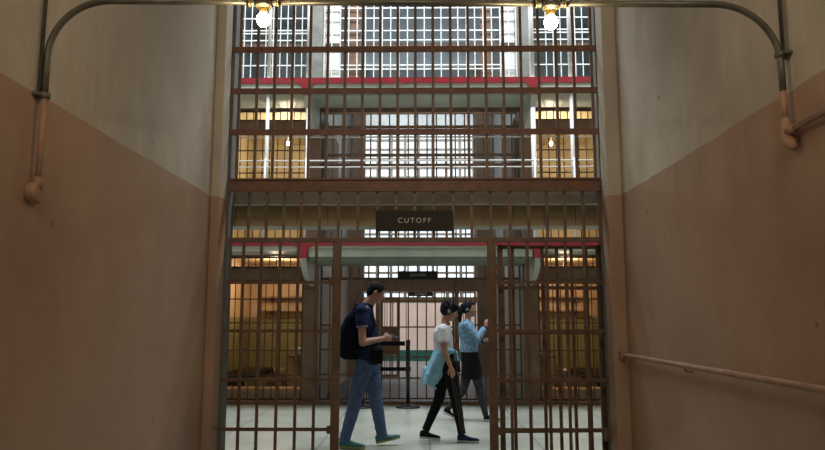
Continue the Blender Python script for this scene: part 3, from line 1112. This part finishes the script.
# hair: close cut
mb = MB()
c = hc
mb.ell(c + HM @ (V((-.014, 0, .038)) * hs), (.093 * hs, .079 * hs, .086 * hs), HM)
mb.ell(c + HM @ (V((-.050, 0, -.005)) * hs), (.058 * hs, .066 * hs, .072 * hs), HM)
mb.ell(c + HM @ (V((.018, 0, .080)) * hs), (.046 * hs, .052 * hs, .030 * hs), HM)
mb.build('hair', 'hair', man, remesh=.006, smit=4)
# T-shirt
mb = MB()
mb.loft(torso_secs(.010)[1:-1])
mb.ell(mp(366, 306.5), (.088, .105, .052))
for sh, el in ((shR, elR), (shL, elL)):
    mb.tube([sh + V((0, .02 if sh.y < D else -.02, .005)), mid(sh, el, .35), mid(sh, el, .50)], [.068, .066, .064], 14, cap=False)
    mb.ell(sh, (.072, .06, .065))
tee = mb.build('t_shirt', 'navy', man, remesh=.009, smit=5)
for sh, el in ((shR, elR), (shL, elL)):
    MB().tube([mid(sh, el, .485), mid(sh, el, .53)], [.0615, .062], 16).build('sleeve_hem', 'navyt', tee, True)
# jeans
mb = MB()
p0, p1, p2 = mp(367.5, 351), mp(367, 362), mp(367, 371)
mb.loft([(p0.x, D, p0.z, .118, .165), (p1.x, D, p1.z, .128, .180), (p2.x, D, p2.z, .115, .165)])
for h_, k_, a_, f in ((hipR, knR, anR, 1), (hipL, knL, anL, 1)):
    mb.tube([h_, mid(h_, k_, .4), k_ + V((.0, 0, 0))], [.108, .094, .074], 16, cap=True)
    mb.tube([k_, mid(k_, a_, .35), mid(k_, a_, .8), mid(k_, a_, 1.04)], [.074, .070, .060, .062], 16)
    for t in (.15, .55, .68, .8, .9):
        q = mid(k_, a_, t)
        mb.ell(q + V((random.uniform(-.012, .012), 0, 0)), (.069 - .006 * t, .067 - .006 * t, .014))
mb.build('jeans', 'jeans', man, remesh=.010, smit=3)
MB().loft([(p0.x, D, p0.z - .02, .124, .172), (p0.x, D, p0.z + .018, .124, .171)]).build('belt', 'nearblack', man, True)
fr = at(344, 450, 7.63)
shoe('shoe', (at(339, 449, 7.65).x, D - .10, .004), (at(339, 449, 7.65).x + .285, D - .13, .004), .105, 'teals', 'lime', man)
hx = at(376, 446, 7.86).x
shoe('shoe', (hx, D + .11, .012), (hx + .275, D + .12, .075), .10, 'teals', 'lime', man)
# backpack straps are part of the backpack
bp = thing('backpack', (mp(350, 340).x, D, mp(350, 359).z), 'dark navy backpack worn on the back of the person in jeans', 'backpack')
mb = MB()
for i, (x0, x1, y) in enumerate(()):
    pass
secs = []
for xc, y, rx, ry in ((357.5, 308, .025, .09), (355.5, 311, .055, .13), (352.8, 318, .085, .150), (350.6, 329, .115, .160), (350, 342, .132, .165), (350.5, 353, .125, .160), (351.5, 359, .095, .14)):
    p = mp(xc, y)
    secs.append((p.x, D, p.z, rx, ry))
mb.loft(secs, p=3.2)
mb.build('bag', 'pack', bp, remesh=.010, smit=5)
mb = MB()
p = mp(342, 345)
mb.loft([(p.x - .0, D, p.z - .13, .05, .11), (p.x - .01, D, p.z - .05, .065, .125), (p.x, D, p.z + .05, .055, .12), (p.x + .02, D, p.z + .10, .03, .09)], p=3)
mb.build('front_pocket', 'pack', bp, remesh=.010, smit=4)
for s in (-1, 1):
    pts = [mp(354.5, 311, s * .10), mp(358.5, 305.5, s * .115), mp(365, 306.5, s * .12), mp(371, 313.5, s * .12), mp(374.5, 325, s * .125), mp(371, 337, s * .165), mp(362, 348, s * .17), mp(355, 352, s * .14)]
    MB().tube(pts, .019, 8).build('strap', 'pack', bp, True)
MB().tube([mp(356, 308, -.04), mp(355, 302.5, -.03), mp(355, 302.5, .03), mp(356, 308, .04)], .007, 8).build('grab_handle', 'pack', bp, True)
# waist bag
wb = thing('waist_bag', mp(378, 362), 'small dark shoulder bag hanging at the hip of the person in jeans', 'bag')
mb = MB()
q = mp(375.5, 354, -.15)
mb.loft([(q.x + .03, q.y, q.z - .10, .05, .035), (q.x + .03, q.y, q.z - .06, .065, .05), (q.x + .03, q.y, q.z + .05, .065, .05), (q.x + .025, q.y, q.z + .085, .05, .035)], p=4)
mb.build('pouch', 'nearblack', wb, remesh=.009, smit=3)
ph = thing('phone', mp(392.5, 335.5), 'dark phone held in both hands by the person in jeans', 'phone')
pc = mp(392, 335)
ax = V((.9, 0, -.35)).normalized()
MB().obox(pc, ax, (0, 1, 0), ax.cross(V((0, 1, 0))), .068, .036, .005, .003).build('case', 'phone', ph)
MB().obox(pc + ax.cross(V((0, 1, 0))) * -.0058, ax, (0, 1, 0), ax.cross(V((0, 1, 0))), .062, .032, .0006).build('screen', glow('lit_phone_screen', (.6, .75, 1), .5), ph)

# ---- boy with a light blue jacket tied at the waist
D2 = 8.12


def bp_(x, y, l=0.0):
    p = at(x, y, D2)
    return V((p.x, D2 + l, p.z))


boy = thing('person', (bp_(448, 440).x, D2, 0), 'person in white t-shirt and black trousers with light blue jacket tied round the waist, walking', 'person')
hc = bp_(449.6, 311.2)
hs = .97
HM = rotY(math.radians(16))
secs0 = [((446, 322.5), .050, .062), ((443.5, 326), .075, .125), ((442.5, 331), .095, .158), ((443, 338), .104, .155), ((443.5, 346), .100, .140), ((444, 354), .102, .140), ((445, 362), .108, .150), ((446, 368), .09, .13)]


def secs_of(S_, f, DD, inf):
    out = []
    for (x, y), rx, ry in S_:
        p = f(x, y)
        out.append((p.x, DD, p.z, rx + inf, ry + inf))
    return out


shR, shL = bp_(442.5, 328.5, -.155), bp_(444, 328.5, .155)
elR, elL = bp_(443.5, 350, -.20), bp_(447, 349, .19)
wrR, wrL = bp_(450, 366, -.19), bp_(455, 364, .17)
hipR, hipL = bp_(448, 364, -.075), bp_(444.5, 364, .075)
knR, knL = bp_(455.5, 399, -.08), bp_(439.5, 399, .07)
anR, anL = bp_(461.3, 432, -.08), bp_(426, 430.5, .08)
mb = MB()
head_parts(mb, hc, HM, hs)
mb.tube([bp_(445, 326), bp_(445.8, 320), bp_(448.5, 312)], [.052, .047, .045], 14)
mb.loft(secs_of(secs0, bp_, D2, -.012))
for sh, el, wr in ((shR, elR, wrR), (shL, elL, wrL)):
    mb.tube([sh, mid(sh, el), el], [.042, .037, .032], 12, cap=True)
    mb.tube([el, mid(el, wr, .35), wr], [.033, .032, .022], 12, cap=True)
hand(mb, wrR, (.30, .05, -.95), (.2, -.98, 0), .86, .35, 1)
hand(mb, wrL, (.40, -.05, -.92), (.2, .98, 0), .86, .35, -1)
for h_, k_, a_ in ((hipR, knR, anR), (hipL, knL, anL)):
    mb.tube([h_, mid(h_, k_), k_], [.072, .060, .045], 12, cap=True)
    mb.tube([k_, mid(k_, a_, .35), a_], [.045, .045, .030], 12, cap=True)
body = mb.build('body', 'skin', boy, remesh=.0065, smit=3)
face_bits(hc, HM, hs, body)
mb = MB()
mb.ell(hc + HM @ (V((-.020, 0, .042)) * hs), (.106 * hs, .090 * hs, .094 * hs), HM)
mb.ell(hc + HM @ (V((-.045, 0, .005)) * hs), (.075 * hs, .083 * hs, .075 * hs), HM)
mb.ell(hc + HM @ (V((.055, 0, .070)) * hs), (.050 * hs, .062 * hs, .036 * hs), HM)
for k in range(26):
    a = random.uniform(0, 6.28)
    e = random.uniform(.2, 1.3)
    v = V((math.cos(a) * math.cos(e) * .1 - .015, math.sin(a) * math.cos(e) * .085, math.sin(e) * .09 + .045)) * hs
    mb.ell(hc + HM @ v, (.016, .016, .014))
mb.build('hair', 'hair', boy, remesh=.006, smit=2)


def headphones(hc, HM, hs, label, m='blackm'):
    h = thing('headphones', hc, label, 'headphones', 'black audio tour headphones')
    pts = []
    for i in range(13):
        a = math.pi * i / 12
        pts.append(hc + HM @ (V((-.005, math.cos(a) * .094, .022 + math.sin(a) * .118)) * hs))
    MB().tube([hc + HM @ (V((-.005, .094, -.005)) * hs)] + pts + [hc + HM @ (V((-.005, -.094, -.005)) * hs)], .008, 8).build('headband', m, h, True)
    for q in (-1, 1):
        MB().ell(hc + HM @ (V((-.006, q * .090, -.012)) * hs), (.034 * hs, .017 * hs, .038 * hs), HM, 14, 8).build('ear_cup', m, h, True)
        MB().ell(hc + HM @ (V((-.006, q * .106, -.012)) * hs), (.013 * hs, .003, .013 * hs), HM, 10, 6).build('cup_badge', 'sole', h, True)
    return h


headphones(hc, HM, hs, 'black headphones on the person in the white t-shirt')
mb = MB()
mb.loft(secs_of(secs0, bp_, D2, .012)[1:-2])
mb.ell(bp_(444.5, 325), (.065, .075, .032))
for sh, el in ((shR, elR), (shL, elL)):
    mb.tube([sh, mid(sh, el, .35), mid(sh, el, .64)], [.060, .062, .064], 14)
    mb.ell(sh, (.062, .052, .055))
tee = mb.build('t_shirt', 'wtee', boy, remesh=.009, smit=5)
MB().lathe((bp_(445.3, 323.6).x, D2, bp_(445.3, 323.6).z), [(.056, -.006), (.060, 0), (.056, .008)]).build('dark_collar', 'nearblack', tee, True)
mb = MB()
p0, p1, p2 = bp_(444.5, 352), bp_(445.5, 362), bp_(446, 371)
mb.loft([(p0.x, D2, p0.z, .104, .145), (p1.x, D2, p1.z, .114, .158), (p2.x, D2, p2.z, .10, .145)])
for h_, k_, a_ in ((hipR, knR, anR), (hipL, knL, anL)):
    mb.tube([h_, mid(h_, k_, .4), k_], [.092, .080, .063], 16, cap=True)
    mb.tube([k_, mid(k_, a_, .35), mid(k_, a_, .8), mid(k_, a_, 1.03)], [.063, .058, .047, .047], 16)
tr = mb.build('trousers', 'nearblack', boy, remesh=.010, smit=3)
sp = []
for p_, r_ in ((hipR, .094), (mid(hipR, knR, .4), .082), (knR, .066), (mid(knR, anR, .35), .061), (mid(knR, anR, .8), .051), (mid(knR, anR, 1.0), .051)):
    sp.append(p_ + V((.0, -r_ + .004, 0)))
MB().tube(sp, .010, 6).build('side_stripe', 'olive', tr, True)
MB().tube([q + V((.026, .004, 0)) for q in sp], .007, 6).build('side_stripe', 'olive', tr, True)
shoe('shoe', (bp_(456.5, 440, 0).x, D2 - .085, .004), (bp_(456.5, 440).x + .255, D2 - .11, .004), .095, 'navy', 'sole', boy, .042)
shoe('shoe', (bp_(419, 440, 0).x, D2 + .08, .020), (bp_(419, 440).x + .25, D2 + .07, .004), .095, 'nearblack', 'sole', boy, .042)
# jacket tied round the waist
jk = thing('tied_jacket', bp_(443, 352), 'light blue jacket tied round the waist of the person in white, hanging behind', 'jacket')
mb = MB()
pts = [((444, 349), .114, .158), ((443.5, 354), .120, .165)]
J = []
for cx_, y, rx, ry in ((444, 347.5, .110, .150), (443, 353, .122, .166), (440.5, 360, .125, .170), (436.5, 368, .118, .165), (433, 377, .105, .155), (430, 384, .085, .14)):
    p = bp_(cx_, y)
    J.append((p.x, D2, p.z, rx, ry))
mb.loft(J, n=28, p=2.2)
mb.tube([bp_(428, 374, -.12), bp_(431, 383, -.12), bp_(436, 388, -.12)], [.03, .03, .012], 8, cap=True)
mb.tube([bp_(426, 370, .10), bp_(424, 378, .10), bp_(421, 382, .08)], [.04, .035, .01], 8, cap=True)
for k in range(5):
    yy = -.14 + .07 * k
    mb.tube([bp_(438, 353, yy), bp_(432, 366, yy), bp_(427.5, 380, yy)], [.016, .02, .022], 8, cap=True)
mb.build('jacket_body', 'sky', jk, remesh=.010, smit=3)
mb = MB()
mb.tube([bp_(447, 350, -.15), bp_(452, 351, -.10), bp_(454.5, 352, 0), bp_(452, 351, .10), bp_(447, 350, .15)], .028, 10, cap=True)
mb.ell(bp_(455, 353, 0), (.035, .04, .035))
mb.tube([bp_(455, 353, -.02), bp_(456.5, 362, -.04), bp_(456, 372, -.05)], [.026, .03, .032], 10, cap=True)
mb.tube([bp_(455, 353, .02), bp_(457.5, 362, .05), bp_(458, 371, .06)], [.026, .03, .032], 10, cap=True)
mb.build('tied_sleeves', 'sky', jk, remesh=.009, smit=3)
st = thing('audio_guide', bp_(455.5, 366, -.05), 'dark audio guide hanging on a red strap from the neck of the person in white', 'audio guide')
MB().tube([bp_(445, 322, -.055), bp_(449, 327, -.07), bp_(452.5, 334, -.07), bp_(454.8, 348, -.06), bp_(457.2, 361, -.06)], .0065, 6).build('strap', 'redp', st, True)
q = bp_(457.5, 366, -.11)
MB().obox(q, (1, 0, .1), (0, 1, 0), (-.1, 0, 1), .026, .016, .065, .006).build('handset', 'blackm', st)

# ---- woman in denim jacket taking a picture
D3 = 9.72


def wp(x, y, l=0.0):
    p = at(x, y, D3)
    return V((p.x, D3 + l, p.z))


wo = thing('person', (wp(468, 420).x, D3, 0), 'person in blue denim jacket and black skirt raising a phone, beyond the white t-shirt', 'person')
hs = .95
HM = Matrix.Rotation(math.radians(-24), 3, 'Z') @ rotY(math.radians(2))
hc = wp(469.8, 309.2)
secs0 = [((467.5, 319.5), .045, .055), ((466.5, 322), .070, .115), ((466.5, 326.5), .095, .150), ((467.5, 332), .108, .150), ((468.5, 340), .095, .125), ((469, 347), .095, .125), ((470, 355), .112, .155), ((471, 362), .115, .165), ((472, 369), .10, .145)]
shR, shL = wp(465.5, 325, -.150), wp(468, 325, .150)
elR, elL = wp(476.5, 338, -.20), wp(476, 341, .19)
wrR, wrL = wp(484.5, 326.5, -.12), wp(484.5, 341, .10)
hipR, hipL = wp(473, 364, -.07), wp(469.5, 364, .07)
knR, knL = wp(480, 391, -.06), wp(463.5, 391, .06)
anR, anL = wp(485.5, 415.5, -.06), wp(448.5, 409, .07)
mb = MB()
head_parts(mb, hc, HM, hs, True)
mb.tube([wp(467.5, 322), wp(467.8, 317.5), wp(469, 311)], [.048, .042, .042], 14)
mb.loft(secs_of(secs0, wp, D3, -.014))
for sh, el, wr in ((shR, elR, wrR), (shL, elL, wrL)):
    mb.tube([sh, mid(sh, el), el], [.040, .036, .031], 12, cap=True)
    mb.tube([el, mid(el, wr, .35), wr], [.032, .030, .021], 12, cap=True)
hand(mb, wrR, (.35, .08, .93), (.1, -.95, .1), .84, .6, 1)
hand(mb, wrL, (.95, -.15, .25), (.0, .6, .8), .84, .5, 1)
for h_, k_, a_ in ((hipR, knR, anR), (hipL, knL, anL)):
    mb.tube([h_, mid(h_, k_), k_], [.078, .066, .047], 12, cap=True)
    mb.tube([k_, mid(k_, a_, .35), a_], [.047, .048, .030], 12, cap=True)
body = mb.build('body', 'skin', wo, remesh=.0065, smit=3)
face_bits(hc, HM, hs, body)
mb = MB()
mb.ell(hc + HM @ (V((-.026, 0, .036)) * hs), (.100 * hs, .083 * hs, .090 * hs), HM)
mb.ell(hc + HM @ (V((-.050, 0, .0)) * hs), (.070 * hs, .078 * hs, .075 * hs), HM)
mb.ell(hc + HM @ (V((.030, 0, .084)) * hs), (.050 * hs, .058 * hs, .026 * hs), HM)
mb.tube([wp(463, 305.5), wp(460.5, 310), wp(459.5, 317), wp(460.5, 323)], [.035, .042, .036, .014], 10, cap=True)
mb.build('hair', 'hair', wo, remesh=.006, smit=3)
headphones(hc, HM, hs, 'black headphones on the person in the denim jacket')
mb = MB()
mb.loft(secs_of(secs0, wp, D3, .022)[1:6])
mb.loft([(wp(469, 345).x, D3, wp(469, 345).z, .120, .150), (wp(469, 352).x, D3, wp(469, 352).z, .128, .158)])
mb.ell(wp(467, 322), (.07, .08, .03))
for sh, el, wr in ((shR, elR, wrR), (shL, elL, wrL)):
    mb.tube([sh, mid(sh, el, .5), el], [.062, .058, .054], 14, cap=True)
    mb.tube([el, mid(el, wr, .5), mid(el, wr, .86)], [.054, .047, .041], 14, cap=False)
    mb.ell(sh, (.064, .055, .058))
    for t in (.25, .5, .8):
        mb.ell(mid(sh, el, t), (.062 - .006 * t, .062 - .006 * t, .014))
mb.tube([wp(464.5, 320, -.05), wp(468, 320.5, -.08), wp(472, 326, -.055)], .018, 8, cap=True)
mb.tube([wp(464.5, 320, .05), wp(468, 320.5, .08), wp(472, 326, .055)], .018, 8, cap=True)
jk = mb.build('denim_jacket', 'denim', wo, remesh=.009, smit=3)
for el, wr in ((elR, wrR), (elL, wrL)):
    MB().tube([mid(el, wr, .84), mid(el, wr, .96)], [.038, .036], 14).build('dark_cuff', 'nearblack', jk, True)
mb = MB()
S3 = [((469.5, 349), .110, .142), ((470, 356), .124, .168), ((471, 364), .134, .178), ((471.5, 372), .142, .180), ((471.5, 378.5), .145, .178)]
mb.loft(secs_of(S3, wp, D3, 0), n=28)
mb.build('skirt', 'nearblack', wo, remesh=.010, smit=3)
mb = MB()
for h_, k_, a_ in ((hipR, knR, anR), (hipL, knL, anL)):
    mb.tube([h_, mid(h_, k_), k_], [.086, .074, .055], 14, cap=True)
    mb.tube([k_, mid(k_, a_, .35), a_], [.055, .055, .037], 14, cap=True)
mb.build('tights', 'tights', wo, remesh=.009, smit=3)
x0 = wp(483, 421).x
shoe('shoe', (x0, D3 - .06, .004), (x0 + .235, D3 - .09, .004), .085, 'nearblack', 'sole', wo, .038)
x0 = wp(442.5, 412).x
shoe('shoe', (x0, D3 + .07, .105), (x0 + .19, D3 + .07, .006), .085, 'nearblack', 'sole', wo, .038)
ph = thing('phone', wp(488, 316, -.1), 'small red-cased phone held up by the person in the denim jacket', 'phone')
MB().obox(wp(488.2, 315.5, -.105), (1, 0, .15), (0, 1, 0), (-.15, 0, 1), .006, .037, .070, .003).build('case', 'redp', ph)
MB().obox(wp(488.2, 315.5, -.105) + V((-.0066, 0, -.001)), (1, 0, .15), (0, 1, 0), (-.15, 0, 1), .0007, .032, .063).build('screen', 'phone', ph)
